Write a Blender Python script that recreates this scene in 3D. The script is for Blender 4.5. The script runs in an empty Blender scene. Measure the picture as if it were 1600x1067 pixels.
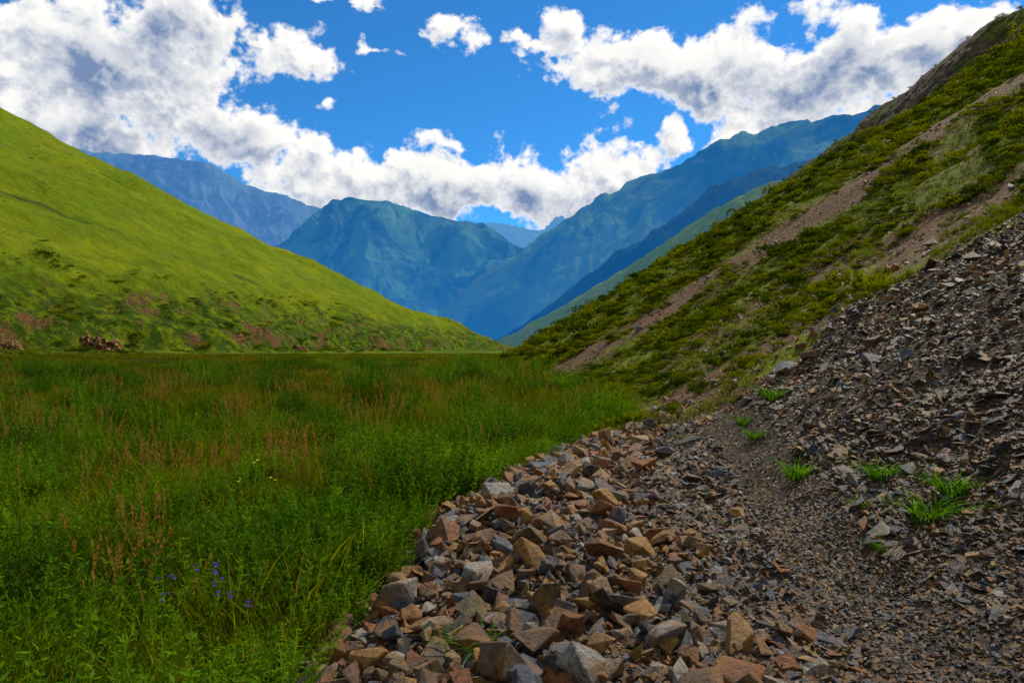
import bpy, bmesh, math, numpy as np
from mathutils import Vector, Matrix
rng = np.random.default_rng(7)
scene = bpy.context.scene
scene.view_settings.view_transform = 'Standard'
scene.view_settings.look = 'None'
scene.view_settings.exposure = 0

# ------------------------------------------------------------------ noise
PERM = np.random.default_rng(3).permutation(256)
PERM = np.concatenate([PERM, PERM])
GA = np.random.default_rng(4).uniform(0, 2*np.pi, 256)
GX, GY = np.cos(GA), np.sin(GA)
def pn(x, y, seed=0):
    x = np.asarray(x, float); y = np.asarray(y, float)
    xi = np.floor(x).astype(int); yi = np.floor(y).astype(int)
    fx = x-xi; fy = y-yi
    u = fx*fx*fx*(fx*(fx*6-15)+10); v = fy*fy*fy*(fy*(fy*6-15)+10)
    def g(ix, iy, dx, dy):
        h = PERM[(PERM[(ix+seed*17) & 255]+iy) & 255]
        return GX[h]*dx+GY[h]*dy
    a = g(xi, yi, fx, fy); b = g(xi+1, yi, fx-1, fy)
    c = g(xi, yi+1, fx, fy-1); d = g(xi+1, yi+1, fx-1, fy-1)
    return (a*(1-u)+b*u)*(1-v)+(c*(1-u)+d*u)*v
def fbm(x, y, o=4, seed=0, r=.5):
    s = 0; a = 1
    for i in range(o):
        s = s+a*pn(x*2**i+i*7.3, y*2**i+i*3.1, seed+i); a *= r
    return s
def ridged(x, y, o=4, seed=0, r=.5):
    s = 0; a = 1; n = 0
    for i in range(o):
        s = s+a*(1-2.2*np.abs(pn(x*2**i+i*5.3, y*2**i+i*9.1, seed+i))); n += a; a *= r
    return s/n
def sstep(x, a, b):
    t = np.clip((x-a)/(b-a), 0, 1); return t*t*(3-2*t)
def smin(a, b, k):
    h = np.clip(.5+.5*(b-a)/k, 0, 1)
    return b*(1-h)+a*h-k*h*(1-h)
def smax(a, b, k): return -smin(-a, -b, k)

# ------------------------------------------------------------------ terrain
BY = [-50, 0, 3.7, 5.2, 6.7, 8.85, 10.8, 13, 15.7, 18.8, 28.7, 52, 80, 150, 700]
BX = [-1.5, -1.25, -1.15, -.9, -.85, 0, .7, 1.8, 3.1, 2.7, 2.7, -1, -1, 1, 5]
XY_ = [-50, 0, 12, 16, 28, 52, 80, 150, 700]
XX_ = [2.2, 2.2, 2.45, 3.1, 2.9, -.4, -.4, 1.5, 6]
PY_ = [0, 4.5, 6.2, 9.2, 11.8, 14]
PX_ = [2.0, 2.1, 2.5, 3.0, 3.7, 4.6]
def edge_b(y): return np.interp(y, BY, BX)
def foot_x0(y): return np.interp(y, XY_, XX_)
def left_d0(x, y): return -.98*(x+110)+.2*(y-95)
def left_d(x, y): return left_d0(x, y)+9*fbm(x/48, y/48, 4, 5)
def seg_dist(x, y, ax, ay, bx, by):
    vx, vy = bx-ax, by-ay
    t = np.clip(((x-ax)*vx+(y-ay)*vy)/(vx*vx+vy*vy), 0, 1)
    return np.hypot(x-ax-t*vx, y-ay-t*vy)
def trail_d(x, y):
    w = 3.5*fbm(x/30, y/30, 2, 19)
    return np.minimum(seg_dist(x+w, y, -260, 180, -188, 250), seg_dist(x+w, y, -188, 250, -112, 322))
def H(x, y):
    x = np.asarray(x, float); y = np.asarray(y, float)
    floor = -.014*(smax(y-60, 0*y, 30)-smax(y-1300, 0*y, 30))
    r = np.hypot(x, y)
    und = .10*fbm(x/6, y/6, 3, 1)*np.clip(r/6, .3, 3)*(1-sstep(r, 600, 900))
    # left hill
    d = left_d(x, y)
    zl = .56*smax(d, 0*d, 14)
    zl = smin(zl, .6*(640+.42*smax(-x-170, 0*x, 30)-y)+8*fbm(x/60, y/60, 3, 9), 26)
    zl = smax(zl, -5+0*zl, 3)
    zl = np.where(zl < 0, 0, zl)
    m = sstep(d, 0, 60)
    lump = 1-np.abs(fbm(x/11, y/11, 4, 12))*2
    bank = sstep(d, -2, 4)*(1-sstep(d, 20, 85))
    gul = ridged(x/19+.3*fbm(x/9, y/9, 2, 8), y/30, 3, 33)
    zl = zl + bank*(2.6+2.6*fbm(x/12, y/12, 4, 14)+3.0*gul) + m*(5.0*fbm(x/70, y/90, 3, 15)+1.3*fbm(x/14, y/18, 4, 16))*(1-sstep(y, 560, 660))
    zl = zl + bank*lump*1.0
    # right hillside
    t = x-foot_x0(y)
    zr = .6*smax(t, 0*t, 1.2)
    cap = 97-14*sstep(y, 195, 290)-.35*(t-150)+3*fbm(x/30, y/30, 4, 21)
    zr = smin(zr, cap, 22)
    zr = smin(zr, .5*(1000-y), 30)
    zr = np.where(zr < 0, 0, zr)
    k = sstep(t, 0, 25)
    zr = zr + k*(1.8*fbm(x/28, y/22, 4, 22)) + sstep(t, 2, 10)*.50*fbm(x/6, y/4, 4, 23)*sstep(y, 10, 16)
    zr = zr + sstep(t, 40, 110)*5*fbm(x/60, y/40, 3, 24)
    near = 1-sstep(y, 12, 16)
    zr = zr + near*.24*sstep(x-edge_b(y), -.15, .8)
    zr = zr + near*sstep(x-edge_b(y), 0, .6)*(.10*fbm(x/.9, y/.9, 4, 31)+.22*fbm(x/2.6, y/2.6, 2, 32)*sstep(t, 0, 1.5))
    px = np.interp(y, PY_, PX_)
    zr = zr - near*.07*np.exp(-((x-px)/.35)**2)
    return floor+und+zl+zr

def new_mesh(name, verts, faces, mats=(), smooth=True, link=True, attrs=None):
    me = bpy.data.meshes.new(name)
    verts = np.asarray(verts, np.float32)
    faces = np.asarray(faces, np.int32)
    nf, k = faces.shape
    me.vertices.add(len(verts)); me.vertices.foreach_set('co', verts.ravel())
    me.loops.add(nf*k); me.loops.foreach_set('vertex_index', faces.ravel())
    me.polygons.add(nf)
    me.polygons.foreach_set('loop_start', np.arange(0, nf*k, k, dtype=np.int32))
    me.update(calc_edges=True)
    me.polygons.foreach_set('use_smooth', np.full(nf, smooth, dtype=bool))
    if attrs:
        for an, av in attrs.items():
            a = me.attributes.new(an, 'FLOAT', 'POINT')
            a.data.foreach_set('value', np.asarray(av, np.float32))
    for m in mats: me.materials.append(m)
    me.validate()
    ob = bpy.data.objects.new(name, me)
    if link: scene.collection.objects.link(ob)
    return ob

# ------------------------------------------------------------------ node helper
class NB:
    def __init__(s, nt): s.nt = nt
    def n(s, t, ins=None, **p):
        nd = s.nt.nodes.new(t)
        for k, v in p.items(): setattr(nd, k, v)
        if ins:
            for k, v in ins.items():
                sock = nd.inputs[k]
                if isinstance(v, bpy.types.NodeSocket): s.nt.links.new(v, sock)
                else: sock.default_value = v
        return nd
    def math(s, op, a, b=None, c=None, clamp=False):
        ins = {0: a}
        if b is not None: ins[1] = b
        if c is not None: ins[2] = c
        return s.n('ShaderNodeMath', ins, operation=op, use_clamp=clamp).outputs[0]
    def ramp(s, f, a, b, to0=0., to1=1., smooth=True):
        return s.n('ShaderNodeMapRange', {0: f, 1: a, 2: b, 3: to0, 4: to1}, interpolation_type='SMOOTHSTEP' if smooth else 'LINEAR').outputs[0]
    def mix(s, f, a, b, blend='MIX'):
        nd = s.n('ShaderNodeMix', data_type='RGBA', blend_type=blend)
        for i, v in ((0, f), (6, a), (7, b)):
            if isinstance(v, bpy.types.NodeSocket): s.nt.links.new(v, nd.inputs[i])
            else: nd.inputs[i].default_value = (tuple(v)+(1,) if i else v) if not isinstance(v, float) else v
        return nd.outputs[2]
    def noise(s, vec, scale, detail=5, rough=.55, dist=0.):
        return s.n('ShaderNodeTexNoise', {'Vector': vec, 'Scale': scale, 'Detail': detail, 'Roughness': rough, 'Distortion': dist}).outputs[0]
def mat(name):
    m = bpy.data.materials.new(name); m.use_nodes = True
    m.node_tree.nodes.clear()
    return m, NB(m.node_tree)
def out(b, sh): b.n('ShaderNodeOutputMaterial', {0: sh})
def pos(b): return b.n('ShaderNodeNewGeometry').outputs['Position']
def attr(b, n): return b.n('ShaderNodeAttribute', attribute_name=n).outputs['Fac']
def principled(b, col, rough=.9, bump=None, bs=.5, bd=.1, spec=.2):
    ins = {'Base Color': col, 'Roughness': rough, 'Specular IOR Level': spec}
    if bump is not None:
        ins['Normal'] = b.n('ShaderNodeBump', {'Height': bump, 'Strength': bs, 'Distance': bd}).outputs[0]
    return b.n('ShaderNodeBsdfPrincipled', ins).outputs[0]

# ------------------------------------------------------------------ materials
m_hill, b = mat('hill_grass'); P = pos(b)
n1 = b.noise(P, .02, 5, .6); n2 = b.noise(P, .25, 6, .65); n3 = b.noise(P, 1.5, 5, .7); n4 = b.noise(P, .07, 5, .65)
c = b.mix(b.ramp(n1, .38, .62), (.100, .165, .002), (.220, .250, .002))
c = b.mix(b.ramp(n4, .42, .62), c, (.110, .152, .003))
c = b.mix(b.ramp(n2, .45, .62), c, (.160, .215, .003))
c = b.mix(b.math('MULTIPLY', b.ramp(n3, .5, .7), .5), c, (.06, .09, .004))
c = b.mix(b.math('MULTIPLY', b.ramp(n2, .58, .75), .6), c, (.050, .09, .004))
sc = attr(b, 'scrub')
nz = b.n('ShaderNodeSeparateXYZ', {0: b.n('ShaderNodeNewGeometry').outputs['True Normal']}).outputs[2]
c = b.mix(b.math('MULTIPLY', sc, b.ramp(b.noise(P, .3, 6, .65), .36, .56)), c, (.036, .070, .004))
br = b.mix(b.ramp(n3, .35, .65), (.07, .036, .014), (.21, .115, .045))
c = b.mix(b.math('MULTIPLY', b.math('MULTIPLY', b.ramp(sc, .3, .8), b.ramp(nz, .78, .68)), b.ramp(b.noise(P, .10, 6, .7), .51, .58)), c, br)
c = b.mix(b.math('MULTIPLY', attr(b, 'trail'), .85), c, (.035, .042, .008))
h = b.math('ADD', b.math('MULTIPLY', n2, 1.0), b.math('MULTIPLY', n3, .4))
out(b, principled(b, c, .95, h, 1., 2.6, .05))

m_meadow, b = mat('meadow_soil_and_grass'); P = pos(b)
n1 = b.noise(P, .08, 5, .6); n2 = b.noise(P, 3., 5, .7)
yy = b.n('ShaderNodeSeparateXYZ', {0: P}).outputs[1]
c = b.mix(b.ramp(n2, .35, .7), (.012, .03, .004), (.035, .075, .010))
c2 = b.mix(b.ramp(n1, .4, .65), (.05, .09, .005), (.11, .15, .006))
c = b.mix(b.ramp(yy, 60, 160), c, c2)
out(b, principled(b, c, .95, n2, 1., .4, .05))

m_right, b = mat('hillside_scree_and_turf'); P = pos(b)
n1 = b.noise(P, .35, 6, .65); n2 = b.noise(P, 3.2, 6, .7); n3 = b.noise(P, 28., 4, .7)
vor = b.n('ShaderNodeTexVoronoi', {'Vector': P, 'Scale': 30.}).outputs
gr = b.mix(b.ramp(n2, .35, .65), (.028, .025, .023), (.08, .064, .048))
gr = b.mix(b.ramp(vor[1], .3, 1.), gr, (.14, .095, .05))
br = b.mix(b.ramp(n2, .3, .7), (.13, .070, .036), (.25, .145, .082))
br = b.mix(b.ramp(n3, .45, .7), br, (.08, .055, .035))
c = b.mix(attr(b, 'scree'), br, gr)
gn = b.mix(b.ramp(n2, .35, .62), (.060, .090, .003), (.19, .215, .004))
vf = b.math('ADD', attr(b, 'veg'), b.math('MULTIPLY', b.math('SUBTRACT', b.math('ADD', b.math('MULTIPLY', n1, .55), b.math('MULTIPLY', n2, .45)), .5), 3.6))
c = b.mix(b.ramp(vf, .44, .62), c, gn)
h = b.math('ADD', n3, b.math('MULTIPLY', vor[0], .8))
h2 = b.math('MULTIPLY', n2, 2.)
out(b, principled(b, c, .92, b.math('ADD', h2, b.math('MULTIPLY', h, .12)), .8, .3, .1))

m_rocky, b = mat('rocky_slope'); P = pos(b)
n1 = b.noise(P, .035, 6, .65); n2 = b.noise(P, .3, 6, .7)
c = b.mix(b.ramp(n2, .4, .62), (.05, .04, .032), (.15, .095, .060))
c = b.mix(b.ramp(n1, .47, .57), c, b.mix(b.ramp(n2, .4, .6), (.035, .055, .006), (.12, .14, .010)))
out(b, principled(b, c, .95, n2, 1., 3., .1))

def mountain_mat(name, g1, g2, rock, haze, f):
    m, b = mat(name); P = pos(b)
    n1 = b.noise(P, .0022, 7, .62, .4); n2 = b.noise(P, .010, 8, .72)
    c = b.mix(b.ramp(n1, .40, .58), g1, g2)
    c = b.mix(b.ramp(n2, .5, .64), c, rock)
    p = principled(b, c, .95, n2, .6, 25., .0)
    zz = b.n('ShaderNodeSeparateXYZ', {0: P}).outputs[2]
    e = b.n('ShaderNodeEmission', {'Color': tuple(haze)+(1,), 'Strength': 1.}).outputs[0]  # airlight painted on: blue glow mixed into the slope material, heavier low down
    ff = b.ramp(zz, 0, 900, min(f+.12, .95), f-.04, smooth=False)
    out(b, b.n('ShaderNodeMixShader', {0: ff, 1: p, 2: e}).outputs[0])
    return m

def foliage(name, c1, c2, tr=.45, dark=.35, nscale=.5, patch=.6, blade=False):
    m, b = mat(name); P = pos(b)
    n1 = b.noise(P, nscale, 4, .6)
    r = b.n('ShaderNodeObjectInfo').outputs['Random']
    f = b.math('ADD', b.math('MULTIPLY', r, 1-patch), b.math('MULTIPLY', b.ramp(n1, .38, .62), patch))
    c = b.mix(f, c1, c2)
    if blade:
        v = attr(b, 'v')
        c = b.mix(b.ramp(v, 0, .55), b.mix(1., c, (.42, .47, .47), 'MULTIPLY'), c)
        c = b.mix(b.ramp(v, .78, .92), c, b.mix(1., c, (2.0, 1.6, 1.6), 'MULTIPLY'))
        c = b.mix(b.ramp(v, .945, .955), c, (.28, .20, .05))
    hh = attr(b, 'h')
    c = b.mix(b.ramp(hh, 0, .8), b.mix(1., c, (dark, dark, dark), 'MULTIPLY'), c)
    d = b.n('ShaderNodeBsdfDiffuse', {0: c}).outputs[0]
    t = b.n('ShaderNodeBsdfTranslucent', {0: b.mix(1., c, (1.4, 1.25, .5), 'MULTIPLY')}).outputs[0]
    s = b.n('ShaderNodeMixShader', {0: tr, 1: d, 2: t}).outputs[0]
    out(b, s)
    return m
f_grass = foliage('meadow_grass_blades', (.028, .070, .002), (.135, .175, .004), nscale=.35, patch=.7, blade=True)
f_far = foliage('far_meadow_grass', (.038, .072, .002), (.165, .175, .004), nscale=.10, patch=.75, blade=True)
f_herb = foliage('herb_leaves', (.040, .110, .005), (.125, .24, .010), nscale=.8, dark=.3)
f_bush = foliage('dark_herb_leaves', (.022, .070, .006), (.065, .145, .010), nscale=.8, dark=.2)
f_dry = foliage('dry_seed_heads', (.26, .20, .04), (.30, .14, .04), .3, .6)
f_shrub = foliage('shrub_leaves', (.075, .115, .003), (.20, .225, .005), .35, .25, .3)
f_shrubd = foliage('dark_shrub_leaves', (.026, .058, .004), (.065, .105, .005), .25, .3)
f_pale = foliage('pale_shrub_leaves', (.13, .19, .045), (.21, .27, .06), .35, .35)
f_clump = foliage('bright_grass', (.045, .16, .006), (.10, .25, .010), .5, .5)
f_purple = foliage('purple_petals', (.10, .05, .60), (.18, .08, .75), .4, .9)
f_yellow = foliage('yellow_petals', (.75, .6, .04), (.8, .7, .08), .4, .9)

def rock_mat(name, cols, stain):
    m, b = mat(name); P = pos(b)
    r = b.n('ShaderNodeObjectInfo').outputs['Random']
    cr = b.n('ShaderNodeValToRGB', {0: r})
    cr.color_ramp.interpolation = 'CONSTANT'
    el = cr.color_ramp.elements
    el[0].position = 0; el[0].color = cols[0]+(1,)
    el[1].position = 1/len(cols); el[1].color = cols[1]+(1,)
    for i, cc in enumerate(cols[2:]):
        e = el.new((i+2)/len(cols)); e.color = cc+(1,)
    n = b.noise(P, 26., 7, .75); nn = b.noise(P, 6., 5, .7)
    c = b.mix(b.ramp(n, .32, .62), b.mix(1., cr.outputs[0], (.30, .27, .26), 'MULTIPLY'), cr.outputs[0])
    c = b.mix(b.math('MULTIPLY', b.ramp(nn, .48, .60), stain), c, (.36, .165, .03))
    c = b.mix(b.math('MULTIPLY', b.ramp(nn, .42, .32), .55), c, (.075, .072, .072))
    out(b, principled(b, c, .6, n, 1., .06, .4))
    return m
TAN=(.37,.235,.105); RUST=(.33,.11,.028); GREY=(.14,.145,.16); DK=(.045,.042,.042); OL=(.22,.155,.062); LG=(.40,.36,.31); BG=(.11,.13,.17); OC=(.45,.23,.045); BN=(.20,.11,.05)
m_block = rock_mat('block_stone', [TAN, OL, RUST, OC, DK, BN, OL, LG, BG, BN, RUST, OC, BN, GREY], .6)
m_chip = rock_mat('slate_chips', [GREY, BG, OL, DK, TAN, BN, GREY, (.26,.165,.075), DK, OL, RUST, BG, OC, BN, LG, GREY], .35)

# ------------------------------------------------------------------ ground sheets
ang = np.concatenate([np.radians(np.linspace(-180, -52, 90, endpoint=False)), np.radians(np.linspace(-52, 52, 1000)), np.radians(np.linspace(52, 180, 91)[1:])])
rad = np.concatenate([np.geomspace(.15, 90, 430, endpoint=False), np.geomspace(90, 700, 400, endpoint=False), np.geomspace(700, 16000, 60)])
A, R = np.meshgrid(ang, rad, indexing='ij')
X = R*np.sin(A); Y = R*np.cos(A)
Z = H(X, Y)
na, nr = X.shape
V = np.stack([X, Y, Z], -1).reshape(-1, 3)
ii, jj = np.meshgrid(np.arange(na-1), np.arange(nr-1), indexing='ij')
q = (ii*nr+jj).ravel()
F = np.stack([q, q+1, q+nr+1, q+nr], -1)
fx = V[F, 0].mean(1); fy = V[F, 1].mean(1)
def veg_mask(x, y):
    w = 2.2*fbm(x/9, y/9, 3, 41)+.12*np.clip(y-20, 0, 60)*fbm(x/30, y/30, 2, 44)
    yy = y+w
    g = np.interp(yy, [10.2, 11.2, 12.8, 14, 16.5, 18, 29, 32, 36, 40, 60, 75, 82, 100], [0, .75, .7, .3, .40, .80, .78, .15, .18, .88, .95, .82, 1.0, 1.1])
    g = g-.25*sstep(fbm(x/16, y/7, 3, 43), .05, .4)
    return g
def scree_end(x, y): return 11.1+.9*fbm(x/2, y/2, 3, 42)
def scree_mask(x, y): return 1-sstep(y-scree_end(x, y), -.6, .6)
t_r = fx-edge_b(fy); d_l = left_d(fx, fy)
reg = np.zeros(len(F), int)
reg[(d_l > -4) & (fy < 900)] = 1
reg[(t_r > 0) & (fy < 1010) & (fx > 0) | (t_r > 0) & (fy < 60) & (fx > -1.6)] = 2
for k, (nm, mt) in enumerate([('meadow_ground', m_meadow), ('grassy_hill', m_hill), ('scree_hillside', m_right)]):
    f = F[reg == k]
    u, inv = np.unique(f, return_inverse=True)
    vv = V[u]; ff = inv.reshape(f.shape)
    x, y = vv[:, 0], vv[:, 1]
    at = None
    if k == 1:
        d = left_d(x, y)
        at = {'scrub': sstep(d, -14, -4)*(1-sstep(d+18*fbm(x/18, y/18, 3, 3), 8, 40)), 'trail': np.clip(np.exp(-(trail_d(x, y)/4.2)**2)*(.75+.9*np.clip(fbm(x/9, y/9, 3, 6)+.3, 0, 1)), 0, 1)}
    if k == 2:
        at = {'veg': veg_mask(x, y), 'scree': scree_mask(x, y)}
    new_mesh(nm, vv, ff[:, ::-1], [mt], True, attrs=at)

# ------------------------------------------------------------------ mountains
def mountain(name, ridge, direc, run, material, ns=420, nt=160, gul=.16, freq=1., seed=50, jag=.01, base=-40):
    Rg = np.array(ridge, float)
    arc = np.concatenate([[0], np.cumsum(np.linalg.norm(np.diff(Rg, axis=0), axis=1))])
    s = np.linspace(0, arc[-1], ns)
    P = np.stack([np.interp(s, arc, Rg[:, i]) for i in range(3)], -1)
    kk = max(3, ns//60); ker = np.hanning(kk+2)[1:-1]; ker /= ker.sum()
    for i in range(3):
        pad = np.pad(P[:, i], (kk//2, kk-1-kk//2), mode='reflect', reflect_type='odd')
        P[:, i] = np.convolve(pad, ker, 'valid')[:ns]
    L = arc[-1]; hm = P[:, 2].max()-base
    P[:, 2] += jag*hm*fbm(s/L*26, s*0+seed, 5, seed)*1.2
    dx, dy = direc; dl = math.hypot(dx, dy); dx /= dl; dy /= dl
    t = np.linspace(0, 1, nt)
    hh = (P[:, 2]-base)
    S, T = np.meshgrid(s, t, indexing='ij')
    HH = hh[:, None]
    zprof = (1-T)**1.12
    Xf = P[:, 0][:, None]+dx*run*HH*T; Yf = P[:, 1][:, None]+dy*run*HH*T
    Zf = base+HH*zprof
    w = S/hm
    amp = gul*np.minimum(HH, hm*.8)*np.sin(np.pi*np.clip(T, 0, 1)**.65)**.9
    wx = w+.35*fbm(w*1.5, T*2, 3, seed+3)+.25*T
    g = ridged(wx*1.5*freq, T*.7, 2, seed+5)*1.0+.45*ridged(wx*4.5*freq, T*1.6, 4, seed+9, .55)-.5
    Zf = Zf+amp*g
    Zf += .02*HH*np.minimum(T*8, 1)*fbm(w*14, T*14, 4, seed+8)
    tb = np.linspace(0, 1, 12)[1:][::-1]
    Xb = P[:, 0][:, None]-dx*run*.8*HH*tb; Yb = P[:, 1][:, None]-dy*run*.8*HH*tb; Zb = base+HH*(1-tb)
    Xa = np.concatenate([Xb, Xf], 1); Ya = np.concatenate([Yb, Yf], 1); Za = np.concatenate([Zb, Zf], 1)
    n, m = Xa.shape
    V = np.stack([Xa, Ya, Za], -1).reshape(-1, 3)
    i2, j2 = np.meshgrid(np.arange(n-1), np.arange(m-1), indexing='ij')
    q = (i2*m+j2).ravel()
    new_mesh(name, V, np.stack([q, q+m, q+m+1, q+1], -1)[:, ::-1], [material], True)
    return P

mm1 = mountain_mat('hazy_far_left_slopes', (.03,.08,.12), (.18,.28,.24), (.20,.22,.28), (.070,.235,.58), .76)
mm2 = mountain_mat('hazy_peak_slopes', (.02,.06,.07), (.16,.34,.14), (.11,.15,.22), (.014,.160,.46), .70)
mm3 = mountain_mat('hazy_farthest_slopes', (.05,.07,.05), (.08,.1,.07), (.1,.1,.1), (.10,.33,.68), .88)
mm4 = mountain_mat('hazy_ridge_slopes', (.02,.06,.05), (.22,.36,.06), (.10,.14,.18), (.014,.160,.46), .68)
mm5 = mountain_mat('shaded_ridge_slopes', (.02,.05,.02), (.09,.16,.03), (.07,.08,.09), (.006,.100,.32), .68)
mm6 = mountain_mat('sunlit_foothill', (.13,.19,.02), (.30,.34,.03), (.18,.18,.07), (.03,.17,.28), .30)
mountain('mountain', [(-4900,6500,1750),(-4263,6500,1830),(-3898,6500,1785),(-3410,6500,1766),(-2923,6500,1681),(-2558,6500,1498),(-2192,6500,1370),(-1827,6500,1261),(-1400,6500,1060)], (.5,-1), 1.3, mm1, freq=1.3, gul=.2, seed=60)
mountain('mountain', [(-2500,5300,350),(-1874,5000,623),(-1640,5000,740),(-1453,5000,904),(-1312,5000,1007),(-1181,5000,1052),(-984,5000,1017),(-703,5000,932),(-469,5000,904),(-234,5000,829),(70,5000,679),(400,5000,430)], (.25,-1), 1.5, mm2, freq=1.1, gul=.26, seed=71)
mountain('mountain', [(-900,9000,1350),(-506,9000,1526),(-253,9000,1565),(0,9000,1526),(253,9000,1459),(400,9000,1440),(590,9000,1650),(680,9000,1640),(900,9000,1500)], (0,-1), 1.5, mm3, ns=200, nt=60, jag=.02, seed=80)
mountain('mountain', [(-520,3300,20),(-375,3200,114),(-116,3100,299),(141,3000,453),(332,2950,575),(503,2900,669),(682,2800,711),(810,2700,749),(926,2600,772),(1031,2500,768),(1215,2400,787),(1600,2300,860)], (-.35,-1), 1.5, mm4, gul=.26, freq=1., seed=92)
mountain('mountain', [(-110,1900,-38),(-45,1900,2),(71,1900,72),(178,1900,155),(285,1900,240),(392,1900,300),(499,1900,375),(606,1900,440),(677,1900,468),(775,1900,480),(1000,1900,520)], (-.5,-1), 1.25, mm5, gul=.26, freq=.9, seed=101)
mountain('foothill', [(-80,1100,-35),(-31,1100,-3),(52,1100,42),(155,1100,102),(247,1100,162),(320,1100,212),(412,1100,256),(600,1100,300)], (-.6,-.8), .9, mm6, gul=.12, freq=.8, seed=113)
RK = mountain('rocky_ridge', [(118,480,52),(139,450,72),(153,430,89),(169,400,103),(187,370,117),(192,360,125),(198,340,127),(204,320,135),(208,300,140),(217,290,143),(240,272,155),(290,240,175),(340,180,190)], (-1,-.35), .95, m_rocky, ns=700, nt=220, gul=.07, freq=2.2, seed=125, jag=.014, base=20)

# ------------------------------------------------------------------ instancing
def scatter(name, pts, rot, scl, idx, variants):
    pts = np.asarray(pts, np.float32); n = len(pts)
    me = bpy.data.meshes.new(name)
    me.vertices.add(n); me.vertices.foreach_set('co', pts.ravel())
    a = me.attributes.new('rot', 'FLOAT_VECTOR', 'POINT'); a.data.foreach_set('vector', np.asarray(rot, np.float32).ravel())
    a = me.attributes.new('scl', 'FLOAT_VECTOR', 'POINT'); a.data.foreach_set('vector', np.asarray(scl, np.float32).ravel())
    a = me.attributes.new('idx', 'INT', 'POINT'); a.data.foreach_set('value', np.asarray(idx, np.int32))
    ob = bpy.data.objects.new(name, me); scene.collection.objects.link(ob)
    col = bpy.data.collections.new(name+'_parts')
    for v in variants: col.objects.link(v)
    ng = bpy.data.node_groups.new(name+'_scatter', 'GeometryNodeTree')
    ng.interface.new_socket('Geometry', in_out='INPUT', socket_type='NodeSocketGeometry')
    ng.interface.new_socket('Geometry', in_out='OUTPUT', socket_type='NodeSocketGeometry')
    N = ng.nodes; Lk = ng.links
    gi = N.new('NodeGroupInput'); go = N.new('NodeGroupOutput')
    ci = N.new('GeometryNodeCollectionInfo'); ci.inputs['Collection'].default_value = col
    ci.inputs['Separate Children'].default_value = True; ci.inputs['Reset Children'].default_value = True
    ip = N.new('GeometryNodeInstanceOnPoints'); ip.inputs['Pick Instance'].default_value = True
    def na_(nm, ty):
        x = N.new('GeometryNodeInputNamedAttribute'); x.data_type = ty; x.inputs['Name'].default_value = nm
        return [o for o in x.outputs if o.enabled][0]
    er = N.new('FunctionNodeEulerToRotation')
    Lk.new(na_('rot', 'FLOAT_VECTOR'), er.inputs[0])
    Lk.new(gi.outputs[0], ip.inputs['Points']); Lk.new(ci.outputs[0], ip.inputs['Instance'])
    Lk.new(na_('idx', 'INT'), ip.inputs['Instance Index']); Lk.new(er.outputs[0], ip.inputs['Rotation'])
    Lk.new(na_('scl', 'FLOAT_VECTOR'), ip.inputs['Scale']); Lk.new(ip.outputs[0], go.inputs[0])
    md = ob.modifiers.new('scatter', 'NODES'); md.node_group = ng
    return ob

def strips(blades):
    V = []; Fc = []; Hh = []; o = 0
    for p, w, sd in blades:
        k = len(p)
        V.append(p-sd*w[:, None]); V.append(p+sd*w[:, None])
        for i in range(k-1): Fc.append((o+i, o+k+i, o+k+i+1, o+i+1))
        hh = np.linspace(0, 1, k); Hh += [hh, hh]
        o += 2*k
    return np.concatenate(V), np.array(Fc), np.concatenate(Hh)
def tuft(name, n, height, spread, width, lean, m, seed, seg=4, link=False):
    r = np.random.default_rng(seed); bl = []
    for i in range(n):
        a = r.uniform(0, 2*np.pi); rr = spread*math.sqrt(r.uniform())
        h = height*r.uniform(.5, 1.15); le = lean*r.uniform(.2, 1.3)*h
        da = a+r.normal(0, .8)
        t = np.linspace(0, 1, seg)
        base = np.array([rr*math.cos(a), rr*math.sin(a), -.03])
        p = base+np.stack([le*math.cos(da)*t**2, le*math.sin(da)*t**2, h*(t-.28*lean*t**2.5)], -1)
        w = width*r.uniform(.7, 1.3)*np.array([1-.95*x**1.5 for x in t])*.5
        sa = r.uniform(0, 2*np.pi)
        bl.append((p, w, np.array([math.cos(sa), math.sin(sa), 0])))
    v, f, h = strips(bl)
    return new_mesh(name, v, f, [m], True, link=link, attrs={'h': h, 'v': np.repeat(r.uniform(size=n), 2*seg)})
def leaves(centers, dirs, size, aspect, r):
    n = len(centers)
    dirs = dirs/np.linalg.norm(dirs, axis=1, keepdims=True)
    rv = r.normal(size=(n, 3)); sd = np.cross(dirs, rv); sd /= np.linalg.norm(sd, axis=1, keepdims=True)+1e-9
    s = size[:, None]
    a = centers; bq = centers+dirs*s*.45+sd*s*aspect; c = centers+dirs*s; d = centers+dirs*s*.45-sd*s*aspect
    V = np.stack([a, bq, c, d], 1).reshape(-1, 3)
    F = np.arange(n*4).reshape(n, 4)
    return V, F
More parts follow.
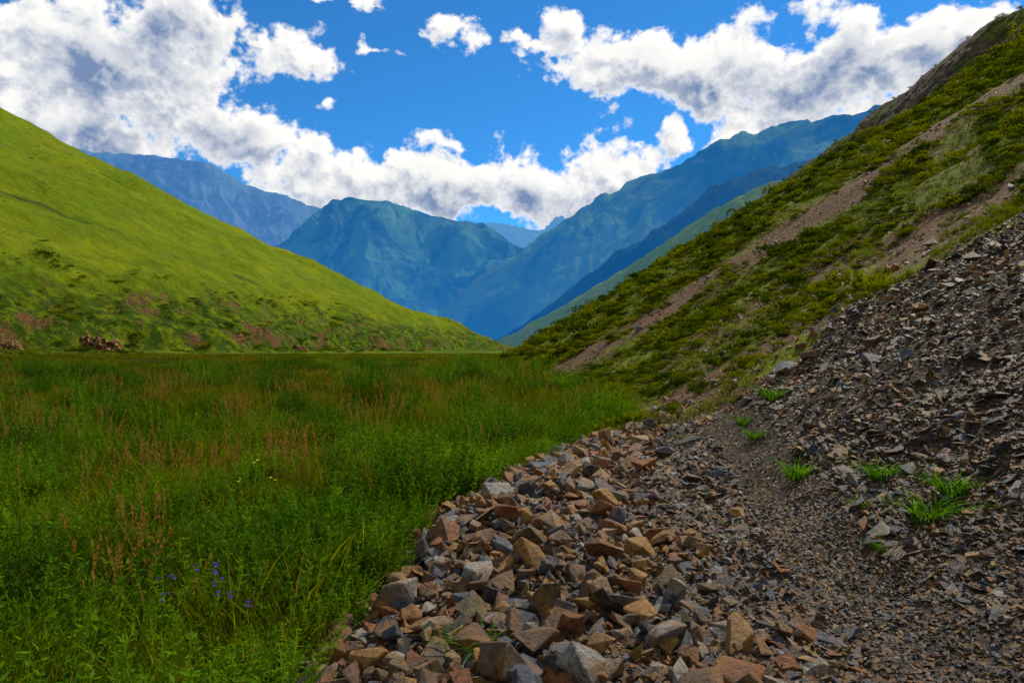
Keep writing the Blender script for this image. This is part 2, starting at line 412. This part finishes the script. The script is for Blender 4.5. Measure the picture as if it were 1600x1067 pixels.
def herb(name, stems, height, leaf, m, seed, spread=.12, link=False, pairs=14, aspect=.16, bare=.15):
    r = np.random.default_rng(seed); C = []; D = []; S = []; Hh = []; bl = []
    for i in range(stems):
        a = r.uniform(0, 2*np.pi); rr = spread*math.sqrt(r.uniform()); h = height*r.uniform(.6, 1.1)
        base = np.array([rr*math.cos(a), rr*math.sin(a), -.03]); le = r.uniform(.05, .45)*h
        t = np.linspace(0, 1, 4)
        P = base+np.stack([le*math.cos(a)*t**1.5, le*math.sin(a)*t**1.5, h*t], -1)
        bl.append((P, np.full(4, .0022), np.array([math.sin(a), -math.cos(a), 0])))
        for k in range(pairs):
            tt = bare+(1-bare)*(k+r.uniform())/pairs
            c = np.array([np.interp(tt, t, P[:, j]) for j in range(3)])
            for sgn in range(2):
                az = r.uniform(0, 2*np.pi)
                C.append(c); D.append([math.cos(az), math.sin(az), r.uniform(.1, 1.1)]); S.append(leaf*r.uniform(.6, 1.2)*(1.15-.5*tt)); Hh.append(.1+.9*tt)
    V1, F1 = leaves(np.array(C), np.array(D), np.array(S), aspect, r)
    h1 = np.repeat(Hh, 4)
    V2, F2, h2 = strips(bl)
    return new_mesh(name, np.concatenate([V1, V2]), np.concatenate([F1, F2+len(V1)]), [m], False, link=link, attrs={'h': np.concatenate([h1, h2])})
def seedhead(name, n, height, m, seed):
    r = np.random.default_rng(seed); C = []; D = []; S = []; bl = []
    for i in range(n):
        a = r.uniform(0, 2*np.pi); h = height*r.uniform(.7, 1.1); le = r.uniform(.02, .25)*h
        base = np.array([.1*r.normal(), .1*r.normal(), 0]); t = np.linspace(0, 1, 5)
        P = base+np.stack([le*math.cos(a)*t**2, le*math.sin(a)*t**2, h*t], -1)
        bl.append((P, np.full(5, .0018), np.array([math.sin(a), -math.cos(a), 0])))
        for k in range(28):
            tt = .66+.34*r.uniform(); c = np.array([np.interp(tt, t, P[:, j]) for j in range(3)])
            az = r.uniform(0, 2*np.pi); C.append(c); D.append([math.cos(az)*.6, math.sin(az)*.6, 1]); S.append(.030*r.uniform(.6, 1.2))
    V1, F1 = leaves(np.array(C), np.array(D), np.array(S), .22, r); V2, F2, h2 = strips(bl)
    return new_mesh(name, np.concatenate([V1, V2]), np.concatenate([F1, F2+len(V1)]), [m], False, link=False, attrs={'h': np.concatenate([np.ones(len(V1)), h2])})
def shrub(name, n, leaf, m, seed, link=False, lobes=6, flat=.7):
    r = np.random.default_rng(seed)
    lc = np.stack([r.uniform(-.55, .55, lobes), r.uniform(-.55, .55, lobes), r.uniform(.15, .5, lobes)*flat], -1)
    lr = r.uniform(.28, .5, lobes)
    k = r.integers(0, lobes, n)
    d = r.normal(size=(n, 3)); d[:, 2] = np.abs(d[:, 2])*.9+.02; d /= np.linalg.norm(d, axis=1, keepdims=True)
    c = lc[k]+d*lr[k][:, None]*r.uniform(.6, 1.05, n)[:, None]*np.array([1, 1, flat])
    c[:, 2] = np.maximum(c[:, 2]-.05, -.05)
    dd = d+r.normal(size=(n, 3))*.5+np.array([0, 0, .5])
    V, F = leaves(c, dd, leaf*r.uniform(.6, 1.3, n), .28, r)
    h = np.repeat(np.clip(c[:, 2]/.6, 0, 1), 4)
    return new_mesh(name, V, F, [m], False, link=link, attrs={'h': h})
def rock(name, m, seed, dims, npts=16, bev=.05, link=False):
    r = np.random.default_rng(seed)
    bm = bmesh.new()
    for i in range(npts):
        p = r.uniform(-1, 1, 3); p = p/max(np.abs(p).max(), .6)**.8 if r.uniform() < .7 else p
        bm.verts.new((p[0]*dims[0], p[1]*dims[1], p[2]*dims[2]))
    res = bmesh.ops.convex_hull(bm, input=bm.verts)
    bmesh.ops.delete(bm, geom=[g for g in res['geom_interior'] if isinstance(g, bmesh.types.BMVert)], context='VERTS')
    bmesh.ops.dissolve_limit(bm, angle_limit=.3, verts=bm.verts, edges=bm.edges)
    try: bmesh.ops.bevel(bm, geom=list(bm.edges), offset=bev*min(dims)*2, segments=1, affect='EDGES', clamp_overlap=True)
    except Exception: pass
    bmesh.ops.triangulate(bm, faces=bm.faces)
    me = bpy.data.meshes.new(name); bm.to_mesh(me); bm.free(); me.materials.append(m)
    ob = bpy.data.objects.new(name, me)
    if link: scene.collection.objects.link(ob)
    return ob

def polar(n, r0, r1, a0, a1, p=1.):
    u = rng.uniform(size=n)**p
    r = np.sqrt(r0**2+(r1**2-r0**2)*u); a = np.radians(rng.uniform(a0, a1, n))
    return r*np.sin(a), r*np.cos(a)
def place(x, y, dz=0.): return np.stack([x, y, H(x, y)+dz], -1)
def zrot(n, tilt=.12): return np.stack([rng.normal(0, tilt, n), rng.normal(0, tilt, n), rng.uniform(0, 6.283, n)], -1)
def iso(s, sq=1.): return np.stack([s, s, s*sq], -1)

# meadow grass
tn = [tuft('grass_tuft_%02d' % i, 38, .50, .13, .012, .6, f_grass, 200+i, 5) for i in range(5)]
X_, Y_ = [], []; SC = []
for (n, r0, r1, s) in [(5600, 2.6, 10, 1.), (11000, 10, 25, 1.05)]:
    x, y = polar(n, r0, r1, -62, 14)
    k = x < edge_b(y)-.12+.35*fbm(x*1.5, y*1.5, 2, 77)
    x, y = x[k], y[k]; X_.append(x); Y_.append(y)
    SC.append(s*rng.uniform(.45, 1.2, len(x))*(1+1.2*fbm(x/1.6, y/1.6, 3, 78)))
x = np.concatenate(X_); y = np.concatenate(Y_); s = np.clip(np.concatenate(SC), .25, 2)*.85
scatter('meadow_grass', place(x, y), zrot(len(x), .22), iso(s), rng.integers(0, 5, len(x)), tn)
tf = [tuft('far_grass_tuft_%02d' % i, 36, .5, .3, .034, .4, f_far, 220+i, 3) for i in range(4)]
X_, Y_, SC = [], [], []
for (n, r0, r1, s) in [(13000, 22, 60, .80), (26000, 60, 190, .95)]:
    x, y = polar(n, r0, r1, -56, 10)
    k = (x < edge_b(y)-.1) & (left_d(x, y) < 3)
    x, y = x[k], y[k]; X_.append(x); Y_.append(y)
    SC.append(s*rng.uniform(.4, 1.15, len(x))*(1+1.1*fbm(x/6, y/6, 3, 79)))
x = np.concatenate(X_); y = np.concatenate(Y_); s = np.clip(np.concatenate(SC), .2, 2)
scatter('far_meadow_grass', place(x, y), zrot(len(x)), iso(s, .8), rng.integers(0, 4, len(x)), tf)
# herbs
hb = [herb('herb_%02d' % i, 9, .5, .055, f_herb, 240+i) for i in range(4)]
x, y = polar(7000, 2.6, 16, -60, 10, 1.25)
k = (x < edge_b(y)+.08) & ((fbm(x/1.3, y/1.3, 3, 81) > .06) | (edge_b(y)-x < .6))
x, y = x[k], y[k]
scatter('meadow_herbs', place(x, y), zrot(len(x)), iso(rng.uniform(.5, 1.05, len(x))*(1+.7*fbm(x/1.1, y/1.1, 2, 82))), rng.integers(0, 4, len(x)), hb)
db = [herb('meadow_bush_%02d' % i, 34, .6, .06, f_bush if i else f_herb, 245+i, spread=.3, pairs=20) for i in range(3)]
x, y = polar(900, 4.0, 45, -56, 8, 1.3)
k = (x < edge_b(y)-.2) & (fbm(x/3.5, y/3.5, 3, 181) > .04)
x, y = x[k], y[k]
scatter('meadow_bushes', place(x, y), zrot(len(x)), iso(rng.uniform(.7, 1.25, len(x))*(1+.014*y)), rng.integers(0, 3, len(x)), db)
# seed heads
sh = [seedhead('seed_stalks_%02d' % i, 6, .70, f_dry, 260+i) for i in range(3)]
x, y = polar(2200, 3, 34, -58, 8, 1.1)
k = (x < edge_b(y)-.5) & (fbm(x/1.6, y/1.6, 3, 83) > .12)
x, y = x[k], y[k]
scatter('dry_seed_stalks', place(x, y), zrot(len(x)), iso(rng.uniform(.6, 1.2, len(x))), rng.integers(0, 3, len(x)), sh)

# shrubs on the right hillside
sv = [shrub('hillside_shrub_%02d' % i, 260, .16, f_shrub, 300+i) for i in range(4)]+[shrub('hillside_shrub_%02d' % (4+i), 260, .16, f_shrubd, 310+i) for i in range(2)]
X_, Y_, SC = [], [], []
for (n, r0, r1, s) in [(13000, 10, 42, .18), (23000, 40, 120, .38), (15000, 110, 330, .85)]:
    x, y = polar(n, r0, r1, -3, 58)
    v = veg_mask(x, y)+1.5*fbm(x/3.0, y/3.0, 3, 85)
    k = (x > edge_b(y)+.1) & (v > .58) & (y > scree_end(x, y)+.1) & (x-foot_x0(y) < 160)
    x, y = x[k], y[k]; X_.append(x); Y_.append(y)
    SC.append(s*rng.lognormal(0, .5, len(x)))
x = np.concatenate(X_); y = np.concatenate(Y_); s = np.concatenate(SC)
scatter('hillside_shrubs', place(x, y), zrot(len(x), .15), iso(s, 1.0), rng.integers(0, 6, len(x)), sv)
x, y = polar(90, 11.5, 60, 3, 54, 1.)
k = (x > edge_b(y)+1) & (y > scree_end(x, y)+.4) & (veg_mask(x, y) > .3)
x, y = x[k], y[k]
scatter('pale_hillside_bushes', place(x, y), zrot(len(x), .1), iso(rng.uniform(.22, .45, len(x))*(1+.01*y), 1.15), rng.integers(0, 2, len(x)), [shrub('pale_bush_%02d' % i, 420, .12, f_pale, 320+i, flat=.9) for i in range(2)])
x, y = polar(12000, 10.3, 45, -2, 56, 1.3)
k = (x > edge_b(y)+.05) & (veg_mask(x, y)+.9*fbm(x/1.5, y/1.5, 3, 185) > .5) & (y > scree_end(x, y)-.1)
x, y = x[k], y[k]
scatter('hillside_grass', place(x, y), zrot(len(x), .2), iso(rng.uniform(.3, .75, len(x))), rng.integers(0, 2, len(x)), [tuft('turf_tuft_%02d' % i, 34, .34, .16, .014, .7, f_shrub, 325+i, 3) for i in range(2)])
rv = [rock('rubble_stone_%02d' % i, m_block, 330+i, (1, .8, .5)) for i in range(4)]
x, y = polar(10000, 10.5, 45, -2, 56, 1.5)
k = (x > edge_b(y)+.3) & (veg_mask(x, y) < .6)
x, y = x[k], y[k]
scatter('hillside_rubble', place(x, y), rng.uniform(0, 6.28, (len(x), 3)), iso(rng.lognormal(-3.2, .5, len(x))), rng.integers(0, 4, len(x)), rv)
# bushes along the rocky skyline
ix = rng.integers(60, 620, 26)
scatter('ridge_bushes', RK[ix]+np.array([-1., -.5, -1.0]), zrot(26), iso(rng.uniform(.8, 2.4, 26), 1.1), rng.integers(0, 2, 26), [shrub('ridge_bush_%02d' % i, 300, .16, f_shrubd, 340+i, flat=1.) for i in range(2)])

# scrub along left hill foot
x, y = polar(12000, 95, 380, -50, -1)
d = left_d(x, y)
k = (d > -9) & (d < 42) & (fbm(x/9, y/9, 3, 87) > .03+.006*np.clip(d, 0, 50))
x, y = x[k], y[k]
scatter('hill_foot_scrub', place(x, y), zrot(len(x)), iso(rng.lognormal(-.1, .5, len(x)), .8), rng.integers(0, 6, len(x)),
        [shrub('scrub_%02d' % i, 260, .16, f_shrub if i < 4 else f_shrubd, 350+i) for i in range(6)])
x, y = polar(700, 100, 330, -45, -3)
k = (np.abs(left_d(x, y)+1) < 5) & (fbm(x/20, y/20, 2, 91) > -.05); x, y = x[k], y[k]
scatter('hill_foot_bushes', place(x, y), zrot(len(x)), iso(rng.uniform(1.2, 3.0, len(x)), 1.), rng.integers(0, 3, len(x)),
        [shrub('foot_bush_%02d' % i, 420, .13, f_shrub if i == 0 else f_shrubd, 360+i, flat=.9) for i in range(3)])
x = rng.uniform(-330, -60, 150); y = rng.uniform(160, 470, 150)
k = left_d(x, y) > 30; x, y = x[k], y[k]
scatter('sparse_hill_bushes', place(x, y), zrot(len(x)), iso(rng.lognormal(-.3, .4, len(x)), .7), rng.integers(0, 2, len(x)),
        [shrub('sparse_bush_%02d' % i, 220, .18, f_shrubd, 370+i) for i in range(2)])

# stones
blk = [rock('block_stone_%02d' % i, m_block, 400+i, (1, rng.uniform(.5, .95), rng.uniform(.28, .65)), int(rng.integers(10, 22)), .05) for i in range(16)]
x = rng.uniform(-1.4, 4.5, 13500); y = rng.uniform(2.4, 12.0, 13500)
dd = x-edge_b(y)
k = (dd > -.12) & (dd < 2.5+.4*fbm(x, y, 2, 90)-.12*(y-4)) & (rng.uniform(size=len(x)) < np.clip(1.4-dd*.45, .12, 1))
x, y, dd = x[k], y[k], dd[k]
s = np.clip(rng.lognormal(-3.3, .66, len(x)), .015, .155)
scatter('talus_blocks', place(x, y, s*.3+rng.uniform(0, .05, len(x))), rng.normal(0, .55, (len(x), 3))+np.stack([0*x, 0*x, rng.uniform(0, 6.28, len(x))], -1), iso(s), rng.integers(0, 16, len(x)), blk)
chp = [rock('scree_chip_%02d' % i, m_chip, 430+i, (1, rng.uniform(.5, .9), rng.uniform(.14, .36)), int(rng.integers(9, 15)), .03) for i in range(10)]
X_, Y_, SC = [], [], []
for (n, r0, r1, mu) in [(64000, 2.4, 6.5, -4.15), (22000, 2.4, 8, -3.6), (85000, 6, 17, -3.75), (7000, 2.8, 17, -2.95)]:
    x, y = polar(n, r0, r1, -25, 62)
    k = (x > edge_b(y)-.1) & (y < scree_end(x, y))
    px = np.interp(y, PY_, PX_)
    ss = rng.lognormal(mu, .38, len(x))
    k &= ~((np.abs(x-px) < .30) & (ss > .025))
    X_.append(x[k]); Y_.append(y[k]); SC.append(ss[k])
x = np.concatenate(X_); y = np.concatenate(Y_); s = np.concatenate(SC)
rt = np.stack([rng.normal(0, .38, len(x)), rng.normal(-.3, .38, len(x)), rng.uniform(0, 6.28, len(x))], -1)
scatter('scree_chips', place(x, y, s*.15), rt, iso(s), rng.integers(0, 10, len(x)), chp)

# green clumps on the scree
for i, (cx, cy, sc) in enumerate([(2.75, 6.55, .36), (3.03, 5.6, .32), (2.84, 4.65, .34), (3.12, 4.85, .28), (3.6, 9.4, .42), (3.1, 9.1, .3), (2.92, 8.2, .25), (-.16, 3.45, .24), (2.45, 4.5, .12), (2.45, 9.6, .2), (2.65, 5.2, .14)]):
    ob = tuft('grass_clump', 60, 1., .28, .05, 1.35, f_clump, 500+i, 6, link=True)
    ob.location = (cx, cy, float(H(cx, cy))+.01); ob.scale = (sc, sc, sc*.85)
for i, (cx, cy, sc) in enumerate([(-.95, 7.25, 1.25), (-.5, 7.9, 1.1), (-1.4, 6.9, 1.15), (-1.15, 5.2, .95), (-1.45, 4.75, 1.0), (-.25, 8.4, .85), (-1.55, 4.2, .85), (-1.0, 6.3, .7)]):
    ob = herb('leafy_bush', 56, .62, .06, f_herb if i % 2 else f_bush, 530+i, spread=.38, link=True, pairs=22)
    ob.location = (cx, cy, float(H(cx, cy))); ob.scale = (sc, sc, sc)

# flowers
def flower(name, x, y, h, m, seed, n):
    r = np.random.default_rng(seed)
    C, D, S, bl = [], [], [], []
    for i in range(n):
        a = r.uniform(0, 6.28); bx, by = r.normal(0, .09, 2); hh = h*r.uniform(.75, 1.05)
        t = np.linspace(0, 1, 4); P = np.stack([bx+.08*math.cos(a)*t, by+.08*math.sin(a)*t, hh*t], -1)
        bl.append((P, np.full(4, .002), np.array([1., 0, 0])))
        for q in range(2):
            c = P[-1]+np.array([r.normal(0, .012), r.normal(0, .012), -q*.022])
            for w in range(5):
                az = w*1.2566+r.uniform(0, .3); C.append(c); D.append([math.cos(az), math.sin(az), .5]); S.append(.018)
    V1, F1 = leaves(np.array(C), np.array(D), np.array(S), .35, r); V2, F2, h2 = strips(bl)
    ob = new_mesh(name, np.concatenate([V1, V2]), np.concatenate([F1, F2+len(V1)]), [m, f_herb], False, attrs={'h': np.concatenate([np.ones(len(V1)), h2])})
    mi = np.concatenate([np.zeros(len(F1)), np.ones(len(F2))]).astype(np.int32); ob.data.polygons.foreach_set('material_index', mi)
    ob.location = (x, y, float(H(x, y)))
flower('purple_wildflower', -1.75, 4.0, .46, f_purple, 1, 7)
flower('purple_wildflower', -1.95, 3.9, .44, f_purple, 2, 4)
flower('purple_wildflower', -1.5, 3.8, .42, f_purple, 3, 3)
flower('yellow_wildflower', -2.2, 6.0, .68, f_yellow, 4, 3)

# exposed rock banks cut into the foot of the left hill
m_out, b = mat('outcrop_rock'); P = pos(b)
n = b.noise(P, 1.1, 7, .7)
out(b, principled(b, b.mix(b.ramp(n, .35, .65), (.07, .038, .016), (.38, .20, .075)), .9, n, 1., .5, .15))
for i, (bear, w, hgt) in enumerate([(-.615, 12, 4.4), (-.742, 6, 2.8), (-.315, 8, 3.0)]):
    yy = np.linspace(95, 330, 800); xx = bear*yy; dd = left_d(xx, yy); j = int(np.argmax(dd > -2.5)); cx, cy = xx[j], yy[j]
    nx, nz_ = 110, 44
    U, W = np.meshgrid(np.linspace(-1, 1, nx), np.linspace(0, 1, nz_), indexing='ij')
    top = hgt*(.85+.5*fbm(U*3+i*9, U*0, 3, 610+i))*np.clip(1-U**4, 0, 1)**.5
    xs = U*w/2; zs = W*top-.4
    blocks = np.floor((fbm(U*4, W*2.4, 3, 620+i)+1)*5)/5
    ys = 1.2*W**1.5+2.4*U**2-1.4*(blocks-1)*(1-W*.4)+.5*fbm(U*14, W*8, 3, 630+i)-.6
    th = math.atan2(cx, cy)
    V = np.stack([xs, ys, zs], -1).reshape(-1, 3)
    back = np.stack([xs[:, -1], ys[:, -1]+4.5, zs[:, -1]-.3], -1)
    V = np.concatenate([V, back])
    i2, j2 = np.meshgrid(np.arange(nx-1), np.arange(nz_-1), indexing='ij'); q = (i2*nz_+j2).ravel()
    Fq = np.stack([q, q+nz_, q+nz_+1, q+1], -1)
    k1 = np.arange(nx-1); Fb = np.stack([k1*nz_+nz_-1, (k1+1)*nz_+nz_-1, nx*nz_+k1+1, nx*nz_+k1], -1)
    ob = new_mesh('rock_outcrop', V, np.concatenate([Fq, Fb]), [m_out, m_hill], False)
    mi = np.concatenate([np.zeros(len(Fq)), np.ones(len(Fb))]).astype(np.int32); ob.data.polygons.foreach_set('material_index', mi)
    ob.location = (cx, cy, float(H(cx*.97, cy*.97))); ob.rotation_euler = (0, 0, -th-.1)

# ------------------------------------------------------------------ light
SUN_AZ, SUN_EL = math.radians(42), math.radians(48)
sd = Vector((math.sin(SUN_AZ)*math.cos(SUN_EL), math.cos(SUN_AZ)*math.cos(SUN_EL), math.sin(SUN_EL)))
sl = bpy.data.lights.new('sun', 'SUN'); sl.energy = 5.0; sl.angle = math.radians(.5); sl.color = (1, .92, .76)
so = bpy.data.objects.new('sun', sl); scene.collection.objects.link(so)
so.rotation_euler = sd.to_track_quat('Z', 'Y').to_euler()

# ------------------------------------------------------------------ sky
w = bpy.data.worlds.new('World'); scene.world = w; w.use_nodes = True
try:
    w.cycles.sampling_method = 'MANUAL'; w.cycles.sample_map_resolution = 256
except Exception: pass
w.node_tree.nodes.clear(); b = NB(w.node_tree)
BANKS = [(-710,460,140,90),(-570,403,160,120),(-520,500,110,70),(-780,403,130,90),(-470,343,90,60),(-650,330,150,60),(-395,313,90,34),(-790,500,80,40),
 (-345,440,74,32),(-300,373,20,11),(-215,455,32,9),(-300,528,60,12),
 (-310,258,90,50),(-200,250,120,60),(-60,245,140,60),(70,230,110,64),(-100,316,28,10),(150,250,44,60),
 (30,472,100,20),(190,440,140,44),(330,425,160,72),(480,400,160,100),(620,440,140,75),(420,330,110,60),(230,330,50,56),(560,330,110,80),(740,480,120,50),(200,285,44,40),(-110,490,60,14)]
g = bpy.data.node_groups.new('cloud_field', 'ShaderNodeTree')
g.interface.new_socket('P', in_out='INPUT', socket_type='NodeSocketVector')
g.interface.new_socket('D', in_out='OUTPUT', socket_type='NodeSocketFloat')
gb = NB(g); gi = g.nodes.new('NodeGroupInput'); go = g.nodes.new('NodeGroupOutput')
P = gi.outputs[0]
wn = gb.n('ShaderNodeTexNoise', {'Vector': P, 'Scale': 11., 'Detail': 3.})
off = gb.n('ShaderNodeVectorMath', {0: wn.outputs[1], 1: (.5, .5, .5)}, operation='SUBTRACT').outputs[0]
Pw = gb.n('ShaderNodeVectorMath', {0: off, 1: (.12, .09, 0), 2: P}, operation='MULTIPLY_ADD').outputs[0]
cur = None
for (e, u, re, ru) in BANKS:
    e /= 1067; u /= 1067; re /= 1067; ru /= 1067
    az = math.atan(e); ca = math.cos(az); t = u*ca; ra = re*ca*ca; rt_ = ru*ca
    v = gb.n('ShaderNodeVectorMath', {0: Pw, 1: (1/ra, 1/rt_, 0), 2: (-az/ra, -t/rt_, 0)}, operation='MULTIPLY_ADD').outputs[0]
    l = gb.n('ShaderNodeVectorMath', {0: v}, operation='LENGTH').outputs['Value']
    sf = max(.35, min(1., ru*1067/50)); l = gb.math('MULTIPLY_ADD', l, sf, 1.-sf)
    cur = l if cur is None else gb.math('SMOOTH_MIN', cur, l, .2)
sp = gb.n('ShaderNodeSeparateXYZ', {0: P})
aw = gb.ramp(gb.math('ABSOLUTE', sp.outputs[0]), .72, .95)
gen = gb.math('SUBTRACT', 1.0, gb.math('MULTIPLY', gb.math('MULTIPLY', gb.math('SUBTRACT', gb.noise(P, 1.6, 2), .47), 6.), aw))
cur = gb.math('MINIMUM', cur, gb.math('ADD', gen, gb.math('MULTIPLY', gb.math('SUBTRACT', 1., aw), 2.)))
cur = gb.math('MINIMUM', gb.math('MAXIMUM', cur, .40), 1.8)
fb = gb.noise(P, 12., 8, .60)
Ps = gb.n('ShaderNodeVectorMath', {0: off, 1: (.07, .07, 0), 2: P}, operation='MULTIPLY_ADD').outputs[0]
vo = gb.n('ShaderNodeTexVoronoi', {'Vector': Ps, 'Scale': 20., 'Detail': 3., 'Roughness': .65}, normalize=True).outputs[0]
D = gb.math('SUBTRACT', 1.03, cur)
D = gb.math('ADD', D, gb.math('MULTIPLY', gb.math('SUBTRACT', fb, .5), 2.9))
D = gb.math('ADD', D, gb.math('MULTIPLY', gb.math('SUBTRACT', .33, vo), 1.5))
g.links.new(D, go.inputs[0])

tc = b.n('ShaderNodeTexCoord').outputs['Generated']
s = b.n('ShaderNodeSeparateXYZ', {0: tc}).outputs
az = b.math('ARCTAN2', s[0], s[1])
hyp = b.math('MAXIMUM', b.math('SQRT', b.math('ADD', b.math('MULTIPLY', s[0], s[0]), b.math('MULTIPLY', s[1], s[1]))), .08)
el = b.math('DIVIDE', s[2], hyp)
Pc = b.n('ShaderNodeCombineXYZ', {0: az, 1: el, 2: 0.}).outputs[0]
def field(off):
    v = b.n('ShaderNodeVectorMath', {0: Pc, 1: off}, operation='ADD').outputs[0]
    nd = b.n('ShaderNodeGroup', node_tree=g); b.nt.links.new(v, nd.inputs[0]); return nd.outputs[0]
d0 = field((0, 0, 0)); d1 = field((.008, .020, 0))
alpha = b.ramp(d0, -.05, .30)
emb = b.math('SUBTRACT', d1, d0)
shd = b.math('MULTIPLY', b.ramp(emb, -.40, .50), b.ramp(d0, .05, .45))
hearts = None
for (e, u, re, ru) in [(-530,463,110,80),(-650,310,130,50),(430,405,170,65),(570,385,150,75),(-690,430,80,50),(-60,215,190,34),(-440,330,50,40)]:
    e /= 1067; u /= 1067; re /= 1067; ru /= 1067
    a_ = math.atan(e); ca = math.cos(a_)
    v = b.n('ShaderNodeVectorMath', {0: Pc, 1: (1/(re*ca*ca), 1/(ru*ca), 0), 2: (-a_/(re*ca*ca), -u/ru, 0)}, operation='MULTIPLY_ADD').outputs[0]
    l = b.ramp(b.n('ShaderNodeVectorMath', {0: v}, operation='LENGTH').outputs['Value'], 1.4, .3)
    hearts = l if hearts is None else b.math('MAXIMUM', hearts, l)
ln = b.ramp(b.noise(Pc, 8., 5, .6), .40, .60)
core = b.math('MULTIPLY', b.ramp(d0, .25, .85), b.math('MULTIPLY', b.math('MULTIPLY_ADD', ln, .6, .4), b.math('MULTIPLY_ADD', hearts, .70, .14)))
dark = b.math('ADD', b.math('MULTIPLY', shd, .72), core, clamp=True)
ccol = b.mix(dark, (10.6, 10.4, 10.0), (1.9, 2.8, 4.7))
sky = b.n('ShaderNodeTexSky', sky_type='NISHITA', sun_disc=False, sun_elevation=SUN_EL, sun_rotation=SUN_AZ, altitude=2500., air_density=1., dust_density=.2, ozone_density=3.)
skc = b.mix(1., sky.outputs[0], (.30, 1.06, 1.52), 'MULTIPLY')
col = b.mix(alpha, skc, ccol)
bg = b.n('ShaderNodeBackground', {'Color': col, 'Strength': .1})
b.n('ShaderNodeOutputWorld', {0: bg.outputs[0]})

# ------------------------------------------------------------------ camera
cd = bpy.data.cameras.new('camera'); cd.lens = 24; cd.sensor_width = 36; cd.clip_end = 40000; cd.clip_start = .05
co = bpy.data.objects.new('camera', cd); scene.collection.objects.link(co)
co.location = (0, 0, 1.8); co.rotation_euler = (math.radians(90), 0, 0)
scene.camera = co
